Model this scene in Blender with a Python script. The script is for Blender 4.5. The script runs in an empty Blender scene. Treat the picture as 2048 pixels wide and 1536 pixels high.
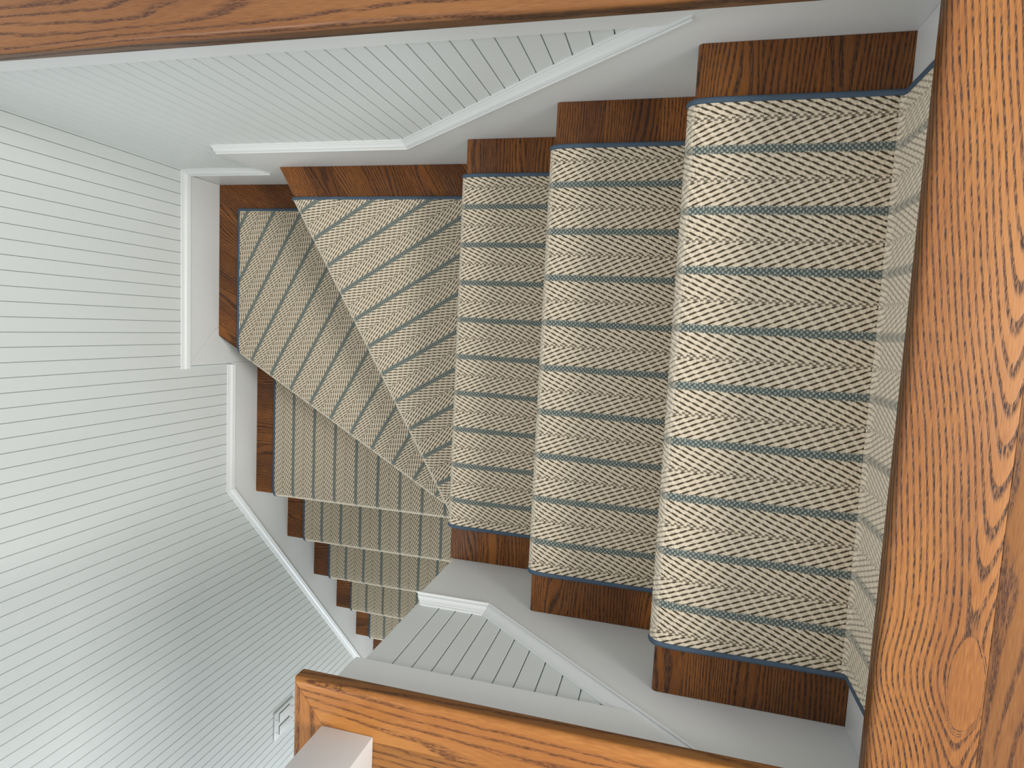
import bpy, bmesh, math, random
from mathutils import Vector
random.seed(7)
S = bpy.context.scene
COL = S.collection

# ------------------------------------------------------------------ camera
cd = bpy.data.cameras.new('camera')
cd.sensor_fit = 'HORIZONTAL'; cd.sensor_width = 36.0
cd.lens = 36.0 * 1234.66 / 2048.0
cd.clip_start = 0.01; cd.clip_end = 50
cam = bpy.data.objects.new('camera', cd)
cam.location = (-0.008845, 2.451075, 0.707067)
cam.rotation_euler = (-0.079496, 0.251688, 0.050945)
COL.objects.link(cam); S.camera = cam

# ------------------------------------------------------------------ world, lamps, exposure
S.view_settings.view_transform = 'Standard'
S.view_settings.look = 'None'
S.view_settings.gamma = 1.0
S.view_settings.exposure = 0.0
S.view_settings.use_curve_mapping = False
W = bpy.data.worlds.new('world'); S.world = W; W.use_nodes = True
bg = W.node_tree.nodes['Background']
bg.inputs[0].default_value = (0.93, 0.97, 1.0, 1); bg.inputs[1].default_value = 0.86

def area(name, loc, target, sx, sy, power, color):
    l = bpy.data.lights.new(name, 'AREA'); l.shape = 'RECTANGLE'
    l.size = sx; l.size_y = sy; l.energy = power; l.color = color
    o = bpy.data.objects.new(name, l); COL.objects.link(o)
    o.location = loc
    o.rotation_euler = (Vector(target) - Vector(loc)).to_track_quat('-Z', 'Y').to_euler()
    return o
# main window of the upper hall, beyond the landing: the daylight falls over the top step into the well
area('window_light_hall', (2.3, 2.45, 1.9), (-0.4, 2.15, -0.5), 1.1, 1.0, 98, (1.0, 0.99, 0.965))
# weaker window on the far left of the stairwell
area('window_light_left', (-2.4, 1.7, 2.9), (-0.3, 2.2, -0.5), 1.3, 1.3, 28, (0.97, 0.99, 1.0))
# daylight from the room at the foot of the stairs
area('window_light_downstairs', (-0.72, -0.45, -1.65), (-1.25, 1.2, -1.6), 0.5, 0.8, 17, (0.86, 0.93, 1.0))

# ------------------------------------------------------------------ dimensions (metres)
H = 0.19                    # riser height
YT, YB, XL = 2.8414, 1.9267, -1.3858   # skirting faces: back wall, front wall, left wall
REC = 0.012                 # the boarding lies this far behind the skirting face
XC = -0.447                 # outer corner of the front wall
RUN, RUN2 = 0.2282, 0.2248
NOSE = 0.032
TT = 0.027                  # tread thickness
CT = 0.008                  # carpet thickness
PX, PY = -0.4452, 1.8392
A1, A2 = math.radians(120.92), math.radians(150.28)
L1Y = 1.8294
NT = 13

# ------------------------------------------------------------------ helpers
def tag(o, label=None, cat=None, group=None, kind=None):
    if label: o['label'] = label
    if cat: o['category'] = cat
    if group: o['group'] = group
    if kind: o['kind'] = kind
    return o
def empty(name, loc=(0, 0, 0)):
    o = bpy.data.objects.new(name, None); COL.objects.link(o); o.location = loc
    o.empty_display_size = 0.05
    return o
def link(name, bm, mat, parent=None, smooth=None):
    me = bpy.data.meshes.new(name); bm.normal_update(); bm.to_mesh(me); bm.free()
    me.materials.append(mat)
    if smooth is not None:
        for p in me.polygons: p.use_smooth = True
        me.set_sharp_from_angle(angle=math.radians(smooth))
    o = bpy.data.objects.new(name, me); COL.objects.link(o)
    if parent is not None:
        o.parent = parent
        if parent.location.length > 0: o.matrix_parent_inverse = parent.matrix_world.inverted()
    return o
def clip(poly, hp):
    """keep the part of a 2-D polygon where a*x+b*y >= c"""
    a, b, c = hp; out = []
    n = len(poly)
    for i in range(n):
        p, q = poly[i], poly[(i + 1) % n]
        dp, dq = a*p[0]+b*p[1]-c, a*q[0]+b*q[1]-c
        if dp >= 0: out.append(p)
        if (dp > 0 and dq < 0) or (dp < 0 and dq > 0):
            t = dp/(dp-dq); out.append((p[0]+t*(q[0]-p[0]), p[1]+t*(q[1]-p[1])))
    res = []
    for p in out:
        if not res or math.hypot(p[0]-res[-1][0], p[1]-res[-1][1]) > 1e-5: res.append(p)
    if len(res) > 1 and math.hypot(res[0][0]-res[-1][0], res[0][1]-res[-1][1]) < 1e-5: res.pop()
    return res
BIG = [(-3, -3), (3, -3), (3, 5), (-3, 5)]
def clip_all(hps, poly=BIG):
    for h in hps:
        poly = clip(poly, h)
        if len(poly) < 3: return []
    return poly
def area2(p): return sum(p[i][0]*p[(i+1) % len(p)][1]-p[(i+1) % len(p)][0]*p[i][1] for i in range(len(p)))/2
def prism(poly, f, lo, hi, bevel=0.0):
    """extrude a 2-D polygon; f(a, b, c) -> world point, c runs lo..hi"""
    bm = bmesh.new()
    if area2(poly) < 0: poly = poly[::-1]
    A = [bm.verts.new(f(a, b, lo)) for a, b in poly]
    B = [bm.verts.new(f(a, b, hi)) for a, b in poly]
    n = len(poly)
    bm.faces.new(A[::-1]); bm.faces.new(B)
    for i in range(n): bm.faces.new((A[i], A[(i+1) % n], B[(i+1) % n], B[i]))
    bmesh.ops.recalc_face_normals(bm, faces=bm.faces)
    if bevel > 0:
        bmesh.ops.bevel(bm, geom=list(bm.edges), offset=bevel, segments=2, affect='EDGES', profile=0.5, clamp_overlap=True)
    return bm
fXY = lambda a, b, c: (a, b, c)
def box(x0, x1, y0, y1, z0, z1, bevel=0.0):
    return prism([(x0, y0), (x1, y0), (x1, y1), (x0, y1)], fXY, z0, z1, bevel)
def add_uv(bm, g, off=(0, 0)):
    """metric UV: u along the grain direction g (2-D), v across it"""
    uv = bm.loops.layers.uv.verify()
    gx, gy = g
    for f in bm.faces:
        for l in f.loops:
            p = l.vert.co
            l[uv].uv = (p.x*gx+p.y*gy+off[0], -p.x*gy+p.y*gx+0.8*p.z+off[1])
    return bm
def roff(): return (random.uniform(0, 9), random.uniform(0, 9))

# ------------------------------------------------------------------ materials
class NT_:
    def __init__(s, name):
        s.m = bpy.data.materials.new(name); s.m.use_nodes = True
        s.t = s.m.node_tree; s.b = s.t.nodes['Principled BSDF']
    def n(s, typ, **kw):
        nd = s.t.nodes.new(typ)
        for k, v in kw.items(): setattr(nd, k, v)
        return nd
    def put(s, sock, v):
        if isinstance(v, bpy.types.NodeSocket): s.t.links.new(v, sock)
        elif v is not None: sock.default_value = v
    def ma(s, op, a, b=None, c=None, clamp=False):
        nd = s.n('ShaderNodeMath', operation=op, use_clamp=clamp)
        s.put(nd.inputs[0], a); s.put(nd.inputs[1], b); s.put(nd.inputs[2], c)
        return nd.outputs[0]
    def comb(s, x, y, z=0.0):
        nd = s.n('ShaderNodeCombineXYZ')
        s.put(nd.inputs[0], x); s.put(nd.inputs[1], y); s.put(nd.inputs[2], z)
        return nd.outputs[0]
    def noise(s, vec, scale=1.0, detail=2.0, rough=0.5):
        nd = s.n('ShaderNodeTexNoise'); s.put(nd.inputs['Vector'], vec)
        nd.inputs['Scale'].default_value = scale; nd.inputs['Detail'].default_value = detail
        nd.inputs['Roughness'].default_value = rough
        return nd.outputs['Fac']
    def step(s, x, a, b):
        nd = s.n('ShaderNodeMapRange', interpolation_type='SMOOTHSTEP')
        s.put(nd.inputs[0], x); s.put(nd.inputs[1], a); s.put(nd.inputs[2], b)
        return nd.outputs[0]
    def mix(s, f, a, b):
        nd = s.n('ShaderNodeMix', data_type='RGBA')
        s.put(nd.inputs[0], f); s.put(nd.inputs[6], a); s.put(nd.inputs[7], b)
        return nd.outputs[2]
    def uv(s):
        sp = s.n('ShaderNodeSeparateXYZ'); u = s.n('ShaderNodeUVMap')
        s.t.links.new(u.outputs[0], sp.inputs[0])
        return sp.outputs[0], sp.outputs[1]
    def bump(s, h, strength, dist=0.001):
        nd = s.n('ShaderNodeBump'); nd.inputs['Strength'].default_value = strength
        nd.inputs['Distance'].default_value = dist
        s.put(nd.inputs['Height'], h); s.t.links.new(nd.outputs[0], s.b.inputs['Normal'])
def srgb(r, g, b):
    f = lambda c: (c/255/12.92) if c/255 <= 0.04045 else ((c/255+0.055)/1.055)**2.4
    return (f(r), f(g), f(b), 1)

def oak(name, light, mid, dark, rough=0.32, spacing=0.0042, dens=1.0, cone=None, coat=0.15, var=0.26, side=True, wid=0.36):
    k = NT_(name); u, v = k.uv()
    lo = k.noise(k.comb(k.ma('MULTIPLY', u, 1.6), k.ma('MULTIPLY', v, 11.0)), 1.0, 1.0)
    wob = k.noise(k.comb(k.ma('MULTIPLY', u, 14.0), k.ma('MULTIPLY', v, 60.0)), 1.0, 2.0)
    fib = k.noise(k.comb(k.ma('MULTIPLY', u, 45.0), k.ma('MULTIPLY', v, 900.0)), 1.0, 2.0)
    pore = k.noise(k.comb(k.ma('MULTIPLY', u, 120.0), k.ma('MULTIPLY', v, 1300.0)), 1.0, 1.0)
    if cone is None:
        ring = k.ma('ADD', k.ma('MULTIPLY', v, 0.5/spacing), k.ma('MULTIPLY', lo, 14.0*0.0042/spacing))
        ring = k.ma('ADD', ring, k.ma('MULTIPLY', wob, 0.55))
    else:   # plain-sawn figure: nested vees and one closed oval
        x0, kx, by, ye, xe = cone
        # the middle line of the figure wanders a little
        drift = k.ma('MULTIPLY', k.noise(k.comb(k.ma('MULTIPLY', u, 4.0), 3.3), 1.0, 1.0), 0.014)
        t_oval = k.step(u, 2.27, 2.12)
        x0n = k.ma('ADD', k.ma('SUBTRACT', x0+0.007, k.ma('MULTIPLY', t_oval, x0-xe)), k.ma('SUBTRACT', 0.0, drift))
        dx = k.ma('ABSOLUTE', k.ma('SUBTRACT', v, x0n))
        pw = k.ma('SQRT', k.ma('ADD', k.ma('MULTIPLY', dx, dx), 0.00012))
        gy = k.ma('DIVIDE', k.ma('SUBTRACT', u, ye), 0.050)
        gauss = k.ma('POWER', 2.718, k.ma('MULTIPLY', k.ma('MULTIPLY', gy, gy), -1.0))
        ring = k.ma('ADD', k.ma('MULTIPLY', pw, kx), k.ma('MULTIPLY', u, -by))
        ring = k.ma('SUBTRACT', ring, k.ma('MULTIPLY', gauss, 2.3))
        ring = k.ma('ADD', ring, k.ma('MULTIPLY', wob, 0.28))
        ring = k.ma('ADD', ring, k.ma('MULTIPLY', lo, 1.0))
        ex = k.ma('DIVIDE', k.ma('SUBTRACT', v, xe), 0.0165); ey = k.ma('DIVIDE', k.ma('SUBTRACT', u, ye), 0.050)
        ed = k.ma('ADD', k.ma('ADD', k.ma('MULTIPLY', ex, ex), k.ma('MULTIPLY', ey, ey)), k.ma('MULTIPLY', k.ma('SUBTRACT', wob, 0.5), 0.7))
        inn = k.step(ed, 1.35, 0.85)
        ring = k.ma('ADD', k.ma('MULTIPLY', ring, k.ma('SUBTRACT', 1.0, inn)), k.ma('MULTIPLY', inn, -50.2))
    fr = k.ma('FRACT', ring)
    w = wid
    line = k.ma('MULTIPLY', k.step(fr, 0.0, 0.10), k.step(fr, w+0.12, w-0.16))
    pm = k.step(pore, 0.40, 0.54)
    brk = k.step(k.noise(k.comb(k.ma('MULTIPLY', u, 28.0), k.ma('MULTIPLY', v, 330.0)), 1.0, 2.0), 0.34, 0.50)
    dk = k.ma('MULTIPLY', line, k.ma('MULTIPLY', k.ma('ADD', 0.35, k.ma('MULTIPLY', pm, 0.65)), k.ma('ADD', 0.25, k.ma('MULTIPLY', brk, 0.75))))
    dk = k.ma('MULTIPLY', dk, dens, clamp=True)
    tone = k.ma('ADD', k.ma('MULTIPLY', fib, 0.55), k.ma('MULTIPLY', k.noise(k.comb(k.ma('MULTIPLY', u, 2.2), k.ma('MULTIPLY', v, 16.0)), 1.0, 1.0), 0.55))
    base = k.mix(k.step(tone, 0.38, 0.72), mid, light)
    oi = k.n('ShaderNodeObjectInfo')
    br = k.ma('ADD', 1.0-var/2, k.ma('MULTIPLY', oi.outputs['Random'], var))
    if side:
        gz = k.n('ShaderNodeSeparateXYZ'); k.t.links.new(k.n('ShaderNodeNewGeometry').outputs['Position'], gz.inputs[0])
        br = k.ma('MULTIPLY', br, k.ma('SUBTRACT', 1.0, k.ma('MULTIPLY', k.step(gz.outputs[2], -0.004, -0.009), 0.5)))  # shade on the floor nosings' side faces, put into the colour by height
    hs = k.n('ShaderNodeHueSaturation'); k.put(hs.inputs['Value'], br); k.put(hs.inputs['Color'], k.mix(dk, base, dark))
    k.put(k.b.inputs['Base Color'], hs.outputs[0])
    k.b.inputs['Specular IOR Level'].default_value = 0.35
    k.put(k.b.inputs['Roughness'], k.ma('ADD', rough, k.ma('MULTIPLY', dk, 0.22)))
    k.b.inputs['Coat Weight'].default_value = coat; k.b.inputs['Coat Roughness'].default_value = 0.16
    k.bump(k.ma('SUBTRACT', k.ma('MULTIPLY', fib, 0.25), dk), 0.35, 0.0006)
    return k.m
M_tread = oak('dark_stained_oak', srgb(142, 86, 32), srgb(101, 55, 17), srgb(38, 17, 5), rough=0.40, spacing=0.0034, dens=0.95, coat=0.12, var=0.5, side=False, wid=0.50)
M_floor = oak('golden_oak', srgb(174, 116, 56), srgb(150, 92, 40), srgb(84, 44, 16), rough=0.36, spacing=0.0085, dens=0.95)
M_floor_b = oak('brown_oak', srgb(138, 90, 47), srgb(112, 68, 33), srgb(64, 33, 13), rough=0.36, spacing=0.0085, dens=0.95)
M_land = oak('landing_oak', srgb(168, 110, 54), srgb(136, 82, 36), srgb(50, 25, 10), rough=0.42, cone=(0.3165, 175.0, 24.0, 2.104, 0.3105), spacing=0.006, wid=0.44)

def paint(name, col, rough=0.45, var=0.04, streak=None):
    k = NT_(name)
    g = k.n('ShaderNodeNewGeometry').outputs['Position']
    a = k.noise(g, 5.0, 3.0); b = k.noise(g, 160.0, 2.0)
    f = k.ma('ADD', 1.0-var/2, k.ma('MULTIPLY', a, var))
    hs = k.n('ShaderNodeHueSaturation'); hs.inputs['Color'].default_value = col; k.put(hs.inputs['Value'], f)
    k.put(k.b.inputs['Base Color'], hs.outputs[0]); k.b.inputs['Roughness'].default_value = rough
    h = k.ma('ADD', k.ma('MULTIPLY', b, 0.5), a)
    if streak:   # brush marks along the board
        sp = k.n('ShaderNodeSeparateXYZ'); k.t.links.new(g, sp.inputs[0])
        h = k.ma('ADD', h, k.noise(k.comb(k.ma('MULTIPLY', sp.outputs[0], 700.0), k.ma('MULTIPLY', sp.outputs[1], 700.0), k.ma('MULTIPLY', sp.outputs[2], 9.0)), 1.0, 2.0))
    k.bump(h, 0.12, 0.0008)
    return k.m
M_white = paint('white_trim_paint', (0.725, 0.735, 0.72, 1), 0.38)
M_board = paint('white_board_paint', (0.665, 0.69, 0.672, 1), 0.5, streak=True)
M_gap = paint('grey_green_joint_paint', srgb(150, 168, 170), 0.8)
M_plate = paint('white_plastic', (0.74, 0.75, 0.74, 1), 0.3, 0.0)
M_slot = paint('dark_gap', (0.12, 0.12, 0.12, 1), 0.6, 0.0)
M_screw = paint('painted_screw', (0.45, 0.45, 0.43, 1), 0.4, 0.0)

def carpet():
    k = NT_('herringbone_wool'); u, v = k.uv()
    PIT = 0.0797
    fuzz = k.noise(k.comb(k.ma('MULTIPLY', u, 330.0), k.ma('MULTIPLY', v, 330.0)), 1.0, 2.0)
    ub = k.ma('ADD', u, k.ma('MULTIPLY', k.noise(k.comb(k.ma('MULTIPLY', u, 6.0), k.ma('MULTIPLY', v, 6.0)), 1.0, 2.0), 0.006))
    vv = k.ma('ADD', v, k.ma('MULTIPLY', k.noise(k.comb(k.ma('MULTIPLY', u, 8.0), k.ma('MULTIPLY', v, 5.0), 7.0), 1.0, 2.0), 0.004))
    q = k.ma('DIVIDE', vv, PIT)
    f = k.ma('FRACT', q)                                  # 0 = blue stripe, .5 = point of the vee
    d = k.ma('MULTIPLY', k.ma('ABSOLUTE', k.ma('SUBTRACT', f, 0.5)), PIT)   # distance from the vee line, 0...04
    # rows of tufts
    ROW = PIT/14
    rowq = k.ma('DIVIDE', vv, ROW); rowi = k.ma('FLOOR', rowq); rowf = k.ma('SUBTRACT', rowq, rowi)
    dr = k.ma('MULTIPLY', k.ma('ABSOLUTE', k.ma('SUBTRACT', k.ma('FRACT', k.ma('DIVIDE', k.ma('ADD', rowi, 0.5), 14.0)), 0.5)), PIT)
    dm = k.ma('ADD', k.ma('MULTIPLY', d, 0.76), k.ma('MULTIPLY', dr, 0.24))
    sx = k.ma('DIVIDE', k.ma('ADD', ub, k.ma('MULTIPLY', dm, -2.3)), 0.0174)
    fs = k.ma('FRACT', sx)
    dist = k.ma('ABSOLUTE', k.ma('SUBTRACT', fs, 0.5))    # 0 at a dark yarn
    dist = k.ma('ADD', dist, k.ma('MULTIPLY', k.ma('SUBTRACT', fuzz, 0.5), 0.09))
    rowc = k.ma('ABSOLUTE', k.ma('SUBTRACT', rowf, 0.5))
    thr = k.ma('SUBTRACT', 0.170, k.ma('MULTIPLY', rowc, 0.09))
    dark = k.step(dist, k.ma('ADD', thr, 0.06), k.ma('SUBTRACT', thr, 0.06))
    # tuft cells, half-offset between rows
    cu = k.ma('ADD', k.ma('DIVIDE', ub, 0.0087), k.ma('MULTIPLY', rowi, 0.5))
    cf = k.ma('ABSOLUTE', k.ma('SUBTRACT', k.ma('FRACT', cu), 0.5))
    # vee line: dotted dark
    nearv = k.step(d, 0.0034, 0.0018)
    dot = k.step(cf, 0.30, 0.18)
    dark = k.ma('ADD', k.ma('MULTIPLY', dark, k.ma('SUBTRACT', 1.0, nearv)), k.ma('MULTIPLY', nearv, k.ma('MULTIPLY', k.ma('SUBTRACT', 1.0, dot), 0.8)))
    # blue stripe
    e = k.ma('SUBTRACT', PIT/2, d)
    inb = k.step(k.ma('ADD', e, k.ma('MULTIPLY', k.ma('SUBTRACT', cf, 0.25), 0.006)), 0.0062, 0.0046)
    su = k.ma('FRACT', k.ma('ADD', k.ma('DIVIDE', ub, 0.0072), k.ma('MULTIPLY', k.ma('FLOOR', k.ma('DIVIDE', vv, PIT/24)), 0.5)))
    wavb = k.noise(k.comb(k.ma('MULTIPLY', u, 60.0), k.ma('MULTIPLY', v, 60.0)), 1.0, 2.0)
    blob = k.step(k.ma('ABSOLUTE', k.ma('SUBTRACT', su, 0.5)), k.ma('SUBTRACT', 0.14, k.ma('MULTIPLY', wavb, 0.08)), k.ma('SUBTRACT', 0.34, k.ma('MULTIPLY', wavb, 0.16)))
    cream = k.mix(fuzz, srgb(206, 188, 160), srgb(234, 221, 197))
    wav = k.noise(k.comb(k.ma('MULTIPLY', u, 14.0), k.ma('MULTIPLY', v, 14.0)), 1.0, 2.0)
    cream = k.mix(k.ma('MULTIPLY', wav, 0.5), cream, srgb(204, 190, 168))
    nu = k.n('ShaderNodeUVMap'); nu.uv_map = 'nose'; ns = k.n('ShaderNodeSeparateXYZ'); k.t.links.new(nu.outputs[0], ns.inputs[0])
    open_ = k.ma('SUBTRACT', 1.0, k.ma('MULTIPLY', ns.outputs[0], 0.72))      # the pile opens on the bend and shows its cream flanks
    dark = k.ma('MULTIPLY', dark, open_)
    cream = k.mix(k.ma('MULTIPLY', k.ma('MULTIPLY', ns.outputs[0], ns.outputs[0]), 0.7), cream, srgb(236, 225, 205))
    col = k.mix(dark, cream, srgb(74, 64, 47))
    bl = k.mix(blob, srgb(164, 168, 156), srgb(82, 92, 88))
    bl = k.mix(k.ma('MULTIPLY', fuzz, 0.35), bl, srgb(98, 106, 104))
    col = k.mix(k.ma('MULTIPLY', inb, open_), col, bl)
    k.put(k.b.inputs['Base Color'], col)
    k.b.inputs['Roughness'].default_value = 0.95
    k.b.inputs['Specular IOR Level'].default_value = 0.1
    k.b.inputs['Sheen Weight'].default_value = 0.15
    hgt = k.ma('ADD', k.ma('MULTIPLY', k.step(rowc, 0.5, 0.15), 0.6), k.ma('MULTIPLY', k.step(cf, 0.5, 0.2), 0.5))
    hgt = k.ma('ADD', hgt, k.ma('MULTIPLY', fuzz, 0.5))
    hgt = k.ma('SUBTRACT', hgt, k.ma('MULTIPLY', dark, 0.7))
    k.bump(hgt, 0.8, 0.0016)
    return k.m
M_carpet = carpet()
def blue_tape():
    k = NT_('blue_binding_tape'); g = k.n('ShaderNodeNewGeometry').outputs['Position']
    a = k.noise(g, 900.0, 2.0); b = k.noise(g, 30.0, 2.0)
    k.put(k.b.inputs['Base Color'], k.mix(b, srgb(58, 74, 90), srgb(74, 92, 108)))
    k.b.inputs['Roughness'].default_value = 0.85
    k.bump(a, 0.5, 0.0006)
    return k.m
M_blue = blue_tape()

# ------------------------------------------------------------------ boarding
BW = 0.0332
def board_wall(name, label, f, pos, top_fn, bot_fn, slab, gp=0.00085):
    """vertical narrow boards nailed over a painted backing; f(s, z, d): s along, d out of the wall"""
    p = link(name, slab, M_gap); tag(p, label, None, None, 'structure')
    cache = {}
    for s0, s1 in pos:
        w = s1 - s0; g = gp; c = 0.0010; T = 0.0045
        z0, z1 = bot_fn, top_fn
        key = round(w, 5)
        bm = bmesh.new()
        prof = [(g, 0), (w-g, 0), (w-g, T-c), (w-g-c, T), (g+c, T), (g, T-c)]
        lo = [bm.verts.new((a, z0, d)) for a, d in prof]; hi = [bm.verts.new((a, z1, d)) for a, d in prof]
        n = len(prof)
        for i in range(n): bm.faces.new((lo[i], lo[(i+1) % n], hi[(i+1) % n], hi[i]))
        bm.faces.new(lo[::-1]); bm.faces.new(hi)
        if key in cache:
            bm.free(); me = cache[key]
        else:
            for v in bm.verts: v.co = f(v.co.x, v.co.y, v.co.z)
            bmesh.ops.recalc_face_normals(bm, faces=bm.faces)
            me = bpy.data.meshes.new('board'); bm.to_mesh(me); bm.free(); me.materials.append(M_board)
            cache[key] = me
        o = bpy.data.objects.new('board', me); COL.objects.link(o); o.parent = p
        b0 = Vector(f(0, 0, 0)); b1 = Vector(f(s0, 0, 0)); o.location = b1 - b0
    return p
def spans(g0, pitch, lo, hi):
    k = math.floor((lo-g0)/pitch)
    out = []
    while g0+k*pitch < hi:
        a, b = max(lo, g0+k*pitch), min(hi, g0+(k+1)*pitch)
        if b-a > 0.006: out.append((a, b))
        k += 1
    return out
BD = REC + 0.0045           # backing plane depth behind the skirting face
xw, yw = XL-BD, YT+BD
# back wall
board_wall('wall_back', 'white vertical boarding behind the winders, under the upper floor edge',
           lambda s, z, d: (s, yw-d, z), spans(-0.5795, 0.0334, XL-REC-0.004, -0.06), -0.06, -1.1,
           box(XL-0.14, 0.30, yw, yw+0.10, -3.0, -0.03))
# left wall
board_wall('wall_left', 'tall white vertical boarding beside the winders and the lower flight',
           lambda s, z, d: (xw+d, s, z), spans(2.2869-30*0.0331, 0.0331, -0.30, YT+REC+0.0042), -0.0305, -2.9,
           box(xw-0.10, xw, -1.0, YT+BD, -3.0, -0.0305), gp=0.00055)
# front wall
board_wall('wall_front', 'grey white vertical boarding in the small triangle under the newel post',
           lambda s, z, d: (s, YB-BD+d, z), [(XC+0.0030, -0.3976)]+spans(-0.3976, 0.0328, -0.3976, -0.03), -0.06, -0.42,
           box(XC+0.0045, 0.30, YB-BD-0.10, YB-BD, -3.0, -0.03))
w = link('wall_right', box(XC, XC+0.06, -1.0, YB-BD-0.0002, -3.0, -0.03), M_white)
tag(w, 'plain white wall side of the lower flight under the newel post', None, None, 'structure')

# ------------------------------------------------------------------ skirting boards (raked white boards the treads run into)
def skirt(name, label, polys, f, T=BD):
    p = None
    for i, poly in enumerate(polys):
        bm = prism(poly, f, -T, 0.0, 0.0009)
        if p is None:
            p = link(name, bm, M_white); tag(p, label, None, None, 'structure')
        else: link('board', bm, M_white, p)
    return p
fb = lambda a, b, c: (a, YT-c, b)
ff = lambda a, b, c: (a, YB+c, b)
fl = lambda a, b, c: (XL+c, a, b)
G = 0.0004
S_ = 0.835
zt = -0.620                     # top of the level stretch (under the cap moulding)
xk = -0.611
x_top = xk + (-0.03 - zt)/S_    # where the rake meets the floor edge
x_dn = -1.120
skirt('baseboard_back', 'white raked skirting board along the back wall above the upper treads',
      [[(x_dn, zt), (xk, zt), (x_top, -0.03), (0.262, -0.03), (0.262, -0.75), (-0.42, -1.2), (x_dn, -1.2)],
       [(XL, -0.826), (x_dn-G, -0.826), (x_dn-G, -1.3), (XL, -1.3)]], fb)
# left: upper level piece, mitred piece, long raked piece
z2 = -0.829; z3 = -1.026; yk = 1.872; S2 = 0.855; yd = 2.292
skirt('baseboard_left', 'white skirting board stepping down the left wall beside the lower flight',
      [[(YT, z2), (yd, z2), (2.395, -0.93), (2.46, -1.05), (2.46, -1.3), (YT, -1.3)],
       [(yd, z2-0.001), (2.395-0.0009, -0.93-G), (2.46-0.0009, -1.05-G), (2.46-0.0009, -1.3), (yd, -1.45)],
       [(yd-G, z3), (yk, z3), (yk-2.1, z3-2.1*S2), (yk-2.1, z3-2.1*S2-0.45), (yd-G, -1.45)]], fl)
zb = -0.376; xb = -0.303
skirt('baseboard_front', 'white raked skirting board below the small boarded triangle on the front wall',
      [[(XC, zb), (xb, zb), (xb+(-0.03-zb)/S_, -0.03), (0.262, -0.03), (0.262, -0.5), (-0.42, -1.0), (-0.42, -3.0), (XC, -3.0)]], ff)

# floor-edge fascia
def fas(name, label, poly, f, T=BD+0.0):
    o = link(name, prism(poly, f, -T, 0.0, 0.0007), M_white); tag(o, label, None, None, 'structure'); return o
fas('trim_1', 'flat white fascia board under the back floor edge',
    [(XL-REC, -0.1345), (x_top-(0.1345-0.03)/S_-G, -0.1345), (x_top-G, -0.03), (XL-REC, -0.03)], fb)
xt2 = xb+(-0.03-zb)/S_
fas('trim_2', 'flat white fascia board under the floor edge behind the newel post',
    [(-0.4495, -0.131), (xt2-(0.131-0.03)/S_-G, -0.131), (xt2-G, -0.03), (-0.4495, -0.03)], ff)
o = link('trim_3', box(-0.4495, XC-0.0002, -1.0, YB-BD-0.0005, -0.131, -0.03, 0.0006), M_white)
tag(o, 'white fascia board turning the corner along the lower flight opening', None, None, 'structure')

# cap mouldings: profile (out from the boarding face, up along the normal of the path)
PR = [(0.0, 0.0), (0.0165, 0.0), (0.0172, 0.0015), (0.0172, 0.0042), (0.0160, 0.0052), (0.0128, 0.0040), (0.0126, 0.0070),
      (0.0118, 0.0095), (0.0090, 0.0118), (0.0062, 0.0150), (0.0050, 0.0178), (0.0036, 0.0185), (0.0034, 0.0215), (0.0022, 0.0228), (0.0, 0.0228)]
def moulding(name, label, path, f, ends=None, outer=False):
    """path = list of (s, z) along the top of the skirting; each straight length is a piece, mitred to the next"""
    n = len(path); nor = []
    for i in range(n-1):
        dx, dz = path[i+1][0]-path[i][0], path[i+1][1]-path[i][1]; L = math.hypot(dx, dz)
        a, b = -dz/L, dx/L
        if b < 0: a, b = -a, -b
        nor.append((a, b))
    p = empty(name); tag(p, label, None, None, 'structure')
    for i in range(n-1):
        bm = bmesh.new(); rings = []
        for j in (i, i+1):
            if 0 < j < n-1:
                (a, b), (c, d) = nor[j-1], nor[j]; k = 1+a*c+b*d; m = ((a+c)/k, (b+d)/k)
            elif ends: m = (nor[i][0] + (0), nor[i][1]); m = (0.0, 1.0/nor[i][1])
            else: m = nor[i]
            g = 0.0003 if 0 < j < n-1 else 0
            t = (path[i+1][0]-path[i][0]) ; sg = 1 if j == i else -1
            L = math.hypot(t, path[i+1][1]-path[i][1])
            ox, oz = sg*g*t/L, sg*g*(path[i+1][1]-path[i][1])/L
            rt = 1 if (outer and j == 0) else 0
            rings.append([bm.verts.new(f(path[j][0]+m[0]*e+ox-rt*(q-REC), path[j][1]+m[1]*e+oz, q-REC)) for q, e in PR])
        A, B = rings; k = len(PR)
        for x in range(k): bm.faces.new((A[x], A[(x+1) % k], B[(x+1) % k], B[x]))
        bm.faces.new(A); bm.faces.new(B)
        bmesh.ops.recalc_face_normals(bm, faces=bm.faces)
        link('molding', bm, M_white, p, smooth=28)
    return p
moulding('trim_4', 'white cap moulding level over the winders, then rising along the back wall',
         [(x_dn, zt), (xk, zt), (xk+0.60, zt+0.60*S_)], fb, ends=True)
moulding('trim_5', 'short white cap moulding low in the back corner behind the lowest winder', [(XL-REC, -0.826), (x_dn+0.004, -0.826)], fb)
moulding('trim_6', 'short level white cap moulding on the left wall by the corner', [(yd-0.012, z2), (YT+REC, z2)], fl)
moulding('trim_7', 'white cap moulding level, then raking down the left wall beside the lower flight',
         [(yk-2.1, z3-2.1*S2), (yk, z3), (yd-0.008, z3)], fl)
moulding('trim_8', 'bright white cap moulding edging the small boarded triangle on the front wall',
         [(XC, zb), (xb, zb), (xb+0.37, zb+0.37*S_)], ff, ends=True, outer=True)

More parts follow.
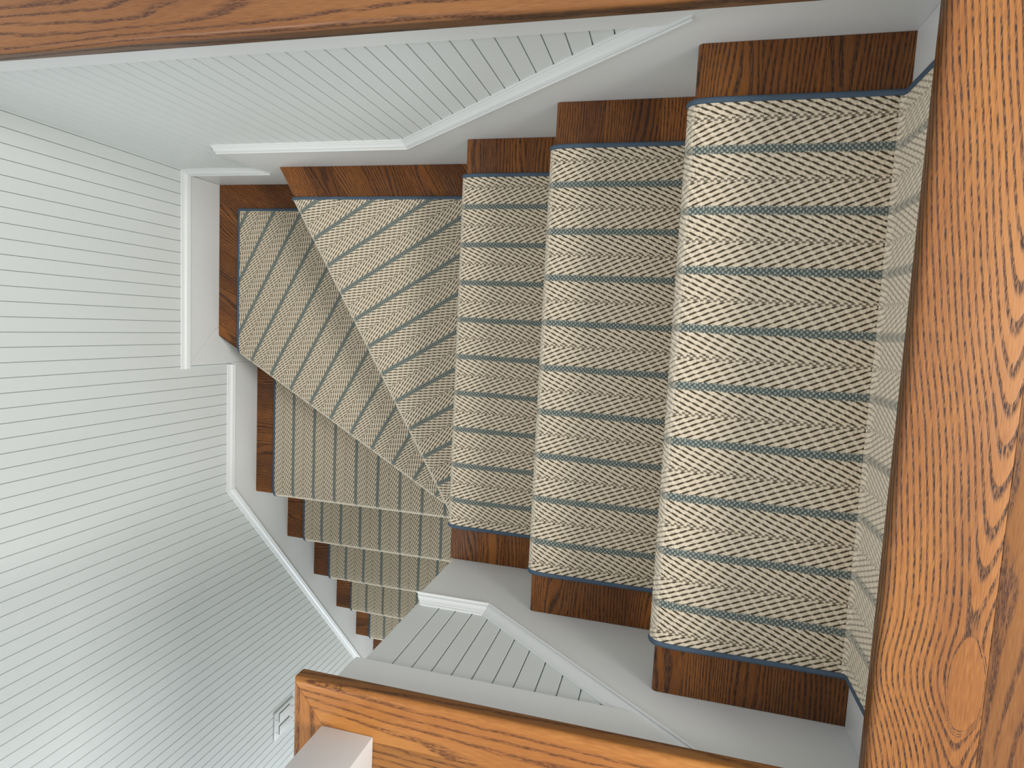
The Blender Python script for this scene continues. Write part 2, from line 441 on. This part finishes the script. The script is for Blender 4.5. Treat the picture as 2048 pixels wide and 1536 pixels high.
# ------------------------------------------------------------------ floors
bm = box(0.262, 1.7, -1.2, 4.0, -0.30, -0.022)
fl_ = link('floor', bm, M_floor); tag(fl_, 'upper hall floor of oak boards around the stair opening', None, None, 'structure')
link('joist_deck', box(XL-0.6, 0.262, YT+BD+0.1, 4.0, -0.30, -0.022), M_floor, fl_)
link('joist_deck', box(XC+0.06, 0.262, -1.2, YB-BD-0.1, -0.30, -0.022), M_floor, fl_)
def plank(x0, x1, y0, y1, g, mat=M_floor, poly=None, off=None, z0=-0.03):
    poly = poly or [(x0, y0), (x1, y0), (x1, y1), (x0, y1)]
    bm = prism(poly, fXY, z0+0.0003, 0.0, 0.0006)
    add_uv(bm, g, off if off else roff())
    return link('plank', bm, mat, fl_, smooth=40)
def nosing(poly, edges, g, mat, off, r=0.0075, parent=None, z=0.0, th=0.03, name='nosing'):
    """board whose named polygon edges are rounded over"""
    bm = bmesh.new()
    if area2(poly) < 0: raise ValueError
    A = [bm.verts.new((a, b, z-th)) for a, b in poly]; B = [bm.verts.new((a, b, z)) for a, b in poly]
    n = len(poly); bm.faces.new(A[::-1]); bm.faces.new(B); side = []
    for i in range(n): side.append(bm.faces.new((A[i], A[(i+1) % n], B[(i+1) % n], B[i])))
    sel = []
    for e in bm.edges:
        va, vb = e.verts
        for i in edges:
            j = (i+1) % n
            if {va, vb} == {A[i], A[j]} or {va, vb} == {B[i], B[j]}: sel.append(e)
    bmesh.ops.bevel(bm, geom=sel, offset=r, segments=5, affect='EDGES', profile=0.5)
    bmesh.ops.recalc_face_normals(bm, faces=bm.faces)
    add_uv(bm, g, off)
    return link(name, bm, mat, parent, smooth=35)
# landing nosing with the strong vee figure (u = y, v = x)
LX = 0.2280
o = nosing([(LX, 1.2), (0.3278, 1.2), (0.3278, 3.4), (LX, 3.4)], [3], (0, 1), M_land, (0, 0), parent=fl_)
uvl = o.data.uv_layers[0].data
for lp in o.data.loops:
    c = o.data.vertices[lp.vertex_index].co; uvl[lp.index].uv = (c.y, c.x + (0.8*(c.z) if c.x < 0.2395 else 0))
o['label'] = 'wide oak nosing board at the top step with vee-shaped grain'
y = 0.3282
for i in range(6):
    plank(y, y+0.0826, 1.2, 3.4, (0, 1), M_floor_b); y += 0.083
# back floor edge
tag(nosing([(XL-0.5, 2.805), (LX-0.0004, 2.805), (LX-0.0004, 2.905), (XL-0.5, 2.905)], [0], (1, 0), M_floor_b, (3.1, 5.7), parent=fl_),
    'oak nosing board edging the opening above the back wall')
y = 2.9054
for i in range(8): plank(XL-0.5, LX-0.0004, y, y+0.0826, (1, 0), M_floor_b); y += 0.083
# front floor edge, mitred round the corner
yo, xo, wn = 1.9605, -0.4745, 0.0655
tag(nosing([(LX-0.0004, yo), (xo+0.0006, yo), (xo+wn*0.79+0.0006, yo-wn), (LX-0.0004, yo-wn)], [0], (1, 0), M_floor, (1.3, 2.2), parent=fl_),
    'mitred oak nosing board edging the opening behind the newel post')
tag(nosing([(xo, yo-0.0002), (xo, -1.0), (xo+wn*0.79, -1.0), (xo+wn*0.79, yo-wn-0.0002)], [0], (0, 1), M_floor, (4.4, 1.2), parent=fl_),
    'mitred oak nosing board returning beside the lower flight')
y = yo-wn-0.0004
for i in range(4): plank(xo+wn*0.79+0.0004, LX-0.0004, y-0.0826, y, (1, 0)); y -= 0.083

# floor on the far side, left of the opening
link('joist_deck', box(XL-0.9, XL-BD-0.101, -1.2, 2.9, -0.30, -0.022), M_floor, fl_)
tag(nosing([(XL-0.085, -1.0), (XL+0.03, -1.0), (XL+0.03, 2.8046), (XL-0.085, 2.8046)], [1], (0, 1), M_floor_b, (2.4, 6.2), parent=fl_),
    'oak nosing board edging the opening above the left wall')
x = XL-0.0854
for i in range(6): plank(x-0.0826, x, -1.0, 2.8046, (0, 1), M_floor_b); x -= 0.083
for i in range(28): plank(xo+wn*0.79+0.0004, LX-0.0004, y-0.0826, y, (1, 0)); y -= 0.083
lf = link('floor_lower', box(XL-0.14, 1.7, -3.0, 2.95, -2.76, -2.66), M_tread)
tag(lf, 'dark oak floor at the foot of the stairs', None, None, 'structure')

# ------------------------------------------------------------------ staircase
st = empty('staircase', (-0.6, 2.3, -2.66))
bpy.context.view_layer.update()
tag(st, 'staircase of dark stained oak treads turning through three winders between white skirting boards', 'staircase')
steps = []     # (k, point on nosing, inward normal, half-planes of the step outline)
def hp_from(p, n, w=0.0):      # keep (x-p).n >= w
    return (n[0], n[1], p[0]*n[0]+p[1]*n[1]+w)
def neg(h): return (-h[0], -h[1], -h[2])
fronts = []
for k in range(1, 4): fronts.append((k, (-(k-1)*RUN, 2.4), (1.0, 0.0)))
fronts.append((4, (PX, PY), (math.sin(A1), -math.cos(A1))))
fronts.append((5, (PX, PY), (math.sin(A2), -math.cos(A2))))
for k in range(6, NT+1): fronts.append((k, (-1.0, L1Y-(k-6)*RUN2), (0.0, 1.0)))
fronts = [(0, (LX, 2.4), (1.0, 0.0))] + fronts
def side_hps(k):
    if k <= 4: return [(0, 1, YB+G), (0, -1, -(YT-G)), (1, 0, XL)]
    if k == 5: return [(0, 1, YB-0.06), (0, -1, -(YT-G)), (1, 0, XL+G)]
    return [(1, 0, XL+G), (-1, 0, -(XC-G)), (0, -1, -(YT-G))]
for k, p, n in fronts:
    z = -k*H
    if k > 0:
        _, pb, nb = fronts[k-1]
        back = neg(hp_from(pb, nb, NOSE+0.012))      # runs a little under the riser above
        hps = side_hps(k)+[hp_from(p, n, 0.0), back]
        tr = empty('tread', (p[0], p[1], z)); tr.parent = st; tr.matrix_parent_inverse = st.matrix_world.inverted()
        bpy.context.view_layer.update()
        full = clip_all(hps)
        depth = max((q[0]-p[0])*n[0]+(q[1]-p[1])*n[1] for q in full)
        g = (-n[1], n[0])
        w0 = 0.0; i = 0
        while w0 < depth-0.004:
            w1 = w0+random.uniform(0.062, 0.098)
            if depth-w1 < 0.03: w1 = depth
            poly = clip_all([hp_from(p, n, w0+(0 if i == 0 else G*0.4)), neg(hp_from(p, n, w1))], full)
            if len(poly) >= 3:
                if area2(poly) < 0: poly = poly[::-1]
                off = (random.uniform(0, 9), random.uniform(0, 9))
                if i == 0:
                    e = []
                    for j in range(len(poly)):
                        a, b = poly[j], poly[(j+1) % len(poly)]
                        if abs((a[0]-p[0])*n[0]+(a[1]-p[1])*n[1]) < 1e-4 and abs((b[0]-p[0])*n[0]+(b[1]-p[1])*n[1]) < 1e-4: e.append(j)
                    nosing(poly, e, g, M_tread, off, 0.007, tr, z, TT, 'board')
                else:
                    bm = prism(poly, fXY, z-TT, z-0.00001*i, 0.0004); add_uv(bm, g, off)
                    link('board', bm, M_tread, tr, smooth=40)
            w0 = w1; i += 1
    # riser under this nosing
    if k < NT+1:
        zr0 = -(k+1)*H + (0.0002 if k < NT else 0)
        hs = side_hps(k if k > 0 else 1)
        if k == 5: hs = [(0, 1, YB-0.04), (1, 0, XL+G), (0, -1, -YT)]
        if k <= 4 and k > 0: hs = side_hps(k)
        rp = clip_all(hs+[hp_from(p, n, NOSE), neg(hp_from(p, n, NOSE+0.011))])
        if len(rp) >= 3:
            zt_r = z-TT-0.0002 if k > 0 else -0.0302
            o = link('riser', prism(rp, fXY, zr0 if k < NT else -2.66, zt_r), M_white, st)

# ------------------------------------------------------------------ carpet runner
def isect(p, n, w, h):
    """point on the line (x-p).n = w that also lies on the boundary of half-plane h"""
    c = p[0]*n[0]+p[1]*n[1]+w; a, b, d = h
    det = n[0]*b-n[1]*a
    return ((c*b-n[1]*d)/det, (n[0]*d-c*a)/det)
def nose_profile(z):
    """(inward distance, height, arc length) from the tread top, round the nose, to the riser, down to the next tread"""
    pts = [(0.034, z+CT)]
    for i in range(1, 7):        # the pile eases down towards the nose
        t = i/6*math.pi/2*0.62; pts.append((0.034-0.043*math.sin(t)/math.sin(math.pi/2*0.62)*0.80, z+CT-0.0055*(1-math.cos(t))/(1-math.cos(math.pi/2*0.62))))
    x0, z0 = pts[-1]
    for i in range(1, 6):
        t = i/5; a = 0.35+t*(math.pi-0.55)
        pts.append((x0-0.0085*math.sin(t*math.pi/2)**0.8 if t <= 1 else x0, z0-0.016*t))
    xn, zn = pts[-1]
    for i in range(1, 5):
        a = i/4*math.pi/2; pts.append((xn+0.012*(1-math.cos(a)), zn-0.014*math.sin(a)))
    xe, ze = pts[-1]
    pts.append((NOSE-CT-0.004, ze-0.001)); pts.append((NOSE-CT, ze-0.006))
    pts.append((NOSE-CT, z-H+CT+0.006)); pts.append((NOSE-CT-0.002, z-H+CT+0.0015))
    pts.append((NOSE-CT-0.006, z-H+CT))
    out = [(pts[0][0], pts[0][1], 0.0)]; s = 0
    for a, b in zip(pts, pts[1:]):
        s += math.hypot(b[0]-a[0], b[1]-a[1]); out.append((b[0], b[1], s))
    return out
def panel(parent, k, left, right, phase, top=True, extra=(), dir_sign=1):
    """carpet on one step; left/right = half-planes bounding the runner; phase = coordinate of a blue stripe"""
    _, p, n = fronts[k]; z = -k*H; g = (-n[1], n[0])
    bm = bmesh.new(); uv = bm.loops.layers.uv.new('UVMap'); uvn = bm.loops.layers.uv.new('nose')
    def V(pt, w, s): return (s*dir_sign, (pt[0]*g[0]+pt[1]*g[1])-phase)
    prof = nose_profile(z)
    if k == 0: prof = [(NOSE-CT, -0.0305, 0), (NOSE-CT, z-H+CT+0.006, 0.147), (NOSE-CT-0.002, z-H+CT+0.0015, .152), (NOSE-CT-0.006, z-H+CT, .157)]
    NW = 24; rows = []; uvs = []
    for w, zz, s in prof:
        a, b = isect(p, n, w, left), isect(p, n, w, right); r = []; q = []
        for i in range(NW+1):
            t = i/NW; pt = (a[0]+(b[0]-a[0])*t, a[1]+(b[1]-a[1])*t)
            r.append(bm.verts.new((pt[0], pt[1], zz))); q.append(V(pt, w, s-0.034))
        rows.append(r); uvs.append(q)
    for j in range(len(rows)-1):
        for i in range(NW):
            f = bm.faces.new((rows[j][i], rows[j][i+1], rows[j+1][i+1], rows[j+1][i]))
            for l, c, jj in zip(f.loops, (uvs[j][i], uvs[j][i+1], uvs[j+1][i+1], uvs[j+1][i]), (j, j, j+1, j+1)):
                l[uv].uv = c
                if k == 0: l[uvn].uv = (0.62, 0.0)
                if k > 0: l[uvn].uv = ((1.0 if k > 5 else 0.8 if k > 3 else 0.55) if 6 <= jj <= 9 else 0.0, 0.0)
    if k > 0:
        _, pb, nb = fronts[k-1]
        poly = clip_all([hp_from(p, n, 0.034), left, right, neg(hp_from(pb, nb, NOSE-CT))]+list(extra))
        if len(poly) >= 3:
            if area2(poly) < 0: poly = poly[::-1]
            vs = [bm.verts.new((a, b, z+CT)) for a, b in poly]
            f = bm.faces.new(vs)
            for l in f.loops:
                c = l.vert.co; l[uv].uv = (-((c.x-p[0])*n[0]+(c.y-p[1])*n[1])*dir_sign, c.x*g[0]+c.y*g[1]-phase)
            # cut edge down to the tread
            lo = [bm.verts.new((a, b, z+0.0003)) for a, b in poly]; m = len(poly)
            for i in range(m):
                f = bm.faces.new((lo[i], lo[(i+1) % m], vs[(i+1) % m], vs[i]))
                for l in f.loops:
                    c = l.vert.co; l[uv].uv = (-((c.x-p[0])*n[0]+(c.y-p[1])*n[1])*dir_sign, c.x*g[0]+c.y*g[1]-phase)
    for f in bm.faces: pass
    return link('carpet_panel', bm, M_carpet, parent, smooth=50)
def orient_up(o):
    pass
def ribbon(parent, pts, side, name='binding', w=0.0066):
    """blue tape folded over a cut edge. pts = 3-D path on the pile surface, side = outward horizontal direction"""
    bm = bmesh.new(); sd = Vector((side[0], side[1], 0)).normalized(); rings = []
    P_ = [Vector(q) for q in pts]; n = len(P_)
    prof = [(-w, 0.0001), (-w*0.85, 0.0016), (-w*0.2, 0.0020), (0.0012, 0.0006), (0.0016, -0.004), (0.0012, -0.0076), (-w*0.5, -0.0076)]
    for i in range(n):
        t = (P_[min(i+1, n-1)]-P_[max(i-1, 0)]).normalized()
        up = sd.cross(t)
        rings.append((P_[i], up))
    if sum(b.z for a, b in rings) < 0: rings = [(a, -b) for a, b in rings]
    vs = [[bm.verts.new(a+sd*q+up*e) for q, e in prof] for a, up in rings]
    m = len(prof)
    for j in range(n-1):
        for i in range(m): bm.faces.new((vs[j][i], vs[j][(i+1) % m], vs[j+1][(i+1) % m], vs[j+1][i]))
    bm.faces.new(vs[0]); bm.faces.new(vs[-1])
    bmesh.ops.recalc_face_normals(bm, faces=bm.faces)
    return link(name, bm, M_blue, parent, smooth=60)
def edge_path(k, line, w_back):
    """pile-surface path along one side of step k from the back of the tread to the foot of the riser"""
    _, p, n = fronts[k]; z = -k*H
    out = []
    prof = nose_profile(z)
    if k > 0:
        for i in range(4):
            w = w_back+(0.034-w_back)*i/4
            q = isect(p, n, w, line); out.append((q[0], q[1], z+CT))
    else: prof = [(NOSE-CT, -0.0305, 0), (NOSE-CT, z-H+CT+0.006, 0), (NOSE-CT-0.002, z-H+CT+0.0015, 0)]
    for w, zz, s in prof[:]:
        q = isect(p, n, w, line); out.append((q[0], q[1], zz))
    return out

def root_runner(label, loc):
    r = empty('stair_runner', loc); bpy.context.view_layer.update()
    tag(r, label, 'carpet'); return r
# upper flight: landing riser and three treads
RT, RB = 2.7675, 2.0000
upL, upR = (0, -1, -RT), (0, 1, RB)
ru = root_runner('straight herringbone runner in cream and grey on the three upper treads and landing riser', (-0.1, 2.38, -0.38))
for k in range(0, 4): panel(ru, k, upL, upR, 2.7025)
for line, sd in ((upL, (0, 1)), (upR, (0, -1))):
    path = []
    for k in range(0, 4):
        e = edge_path(k, line, RUN+NOSE-CT-0.006)
        path += e[1:] if path else e
    # first point upwards: feed so that the tape lies on the pile side
    ribbon(ru, path[::-1], sd) if sd[1] > 0 else ribbon(ru, path, sd)
# winders
w1 = root_runner('herringbone carpet piece on the upper winder, blue edge along the back wall', (-0.75, 2.45, -0.76))
n4 = fronts[4][2]; g4 = (-n4[1], n4[0])
wr = (0, 1, YB+0.004)
panel(w1, 4, (0, -1, -(YT-0.0800)), wr, 2.6785)
e = edge_path(4, (0, -1, -(YT-0.0800)), 0.0)
_, p4, n_4 = fronts[4]
q = isect(fronts[3][1], fronts[3][2], NOSE-CT, (0, -1, -(YT-0.08)))
qw = (q[0]-p4[0])*n_4[0]+(q[1]-p4[1])*n_4[1]
e = edge_path(4, (0, -1, -(YT-0.0800)), qw)
ribbon(w1, e[::-1], (0, 1))
w2 = root_runner('herringbone carpet piece in the corner on the lower winder, blue edges on two sides', (-1.0, 2.4, -0.95))
lt5 = (1, 0, XL+0.0735); tp5 = (0, -1, -(YT-0.0735))
panel(w2, 5, lt5, wr, 2.2418, extra=(tp5,))
_, p5, n_5 = fronts[5]
qw = (XL+0.0735-p5[0])*n_5[0]+(YT-0.0735-p5[1])*n_5[1]
e = edge_path(5, lt5, qw)
ribbon(w2, e[::-1], (-1, 0))
q = isect(fronts[4][1], fronts[4][2], NOSE-CT, tp5)
xs = [XL+0.0735+(q[0]-XL-0.0735)*i/6 for i in range(7)]
ribbon(w2, [(x, YT-0.0735, -5*H+CT) for x in xs][::-1], (0, 1))
# lower flight
rl = root_runner('long herringbone runner going down the lower flight beside the left wall', (-0.95, 0.9, -1.9))
loL, loR = (1, 0, XL+0.0728), (-1, 0, -(XC-0.0728))
for k in range(6, NT+1): panel(rl, k, loL, (-1, 0, -(XC-0.004)), 1.2363-0.0797, dir_sign=-1)
for line, sd in ((loL, (-1, 0)),):
    path = []
    for k in range(6, NT+1):
        if k == 6:
            q = isect(fronts[5][1], fronts[5][2], NOSE-CT, line); wb = q[1]-L1Y
        else: wb = RUN2+NOSE-CT-0.006
        e = edge_path(k, line, wb)
        path += e[1:] if path else e
    if sd[0] > 0: path = path[8:]
    ribbon(rl, path[::-1], sd) if sd[0] < 0 else ribbon(rl, path, sd)

# ------------------------------------------------------------------ newel post
np_ = empty('newel_post', (-0.391, 1.865, 0)); bpy.context.view_layer.update()
tag(np_, 'square white newel post standing on the mitred oak corner', 'post')
x0, x1, y0, y1 = -0.4290, -0.3525, 1.8270, 1.9030
link('shaft', box(x0, x1, y0, y1, 0.0002, 1.0, 0.0018), M_white, np_, smooth=40)
link('cap', box(x0-0.012, x1+0.012, y0-0.012, y1+0.012, 1.0002, 1.022, 0.004), M_white, np_, smooth=40)

# ------------------------------------------------------------------ wall plate
sp = empty('light_switch', (XL-REC, 0.862, -1.33)); bpy.context.view_layer.update()
tag(sp, 'white two-gang switch plate on the left wall beside the oak corner', 'light switch')
xp = XL-REC
fp = lambda a, b, c: (xp+c, a, b)
ya, yb_, za, zb_ = 0.800, 0.912, -1.400, -1.276
link('cover_plate', prism([(ya, za), (yb_, za), (yb_, zb_), (ya, zb_)], fp, 0.0002, 0.0065, 0.0022), M_plate, sp, smooth=40)
for yc in (0.8275, 0.8795):
    for (nm, hw, hh, c0, c1, mt) in (('rocker_frame', 0.0185, 0.036, 0.0066, 0.0070, M_slot), ('rocker', 0.0165, 0.0335, 0.0071, 0.0095, M_plate)):
        link(nm, prism([(yc-hw, -1.338-hh), (yc+hw, -1.338-hh), (yc+hw, -1.338+hh), (yc-hw, -1.338+hh)], fp, c0, c1, 0.0002 if mt is M_slot else 0.001), mt, sp, smooth=40)
    for zc in (-1.289, -1.387):
        pts = [(yc+0.003*math.cos(a*math.pi/5), zc+0.003*math.sin(a*math.pi/5)) for a in range(10)]
        link('screw', prism(pts, fp, 0.0066, 0.0078), M_screw, sp)
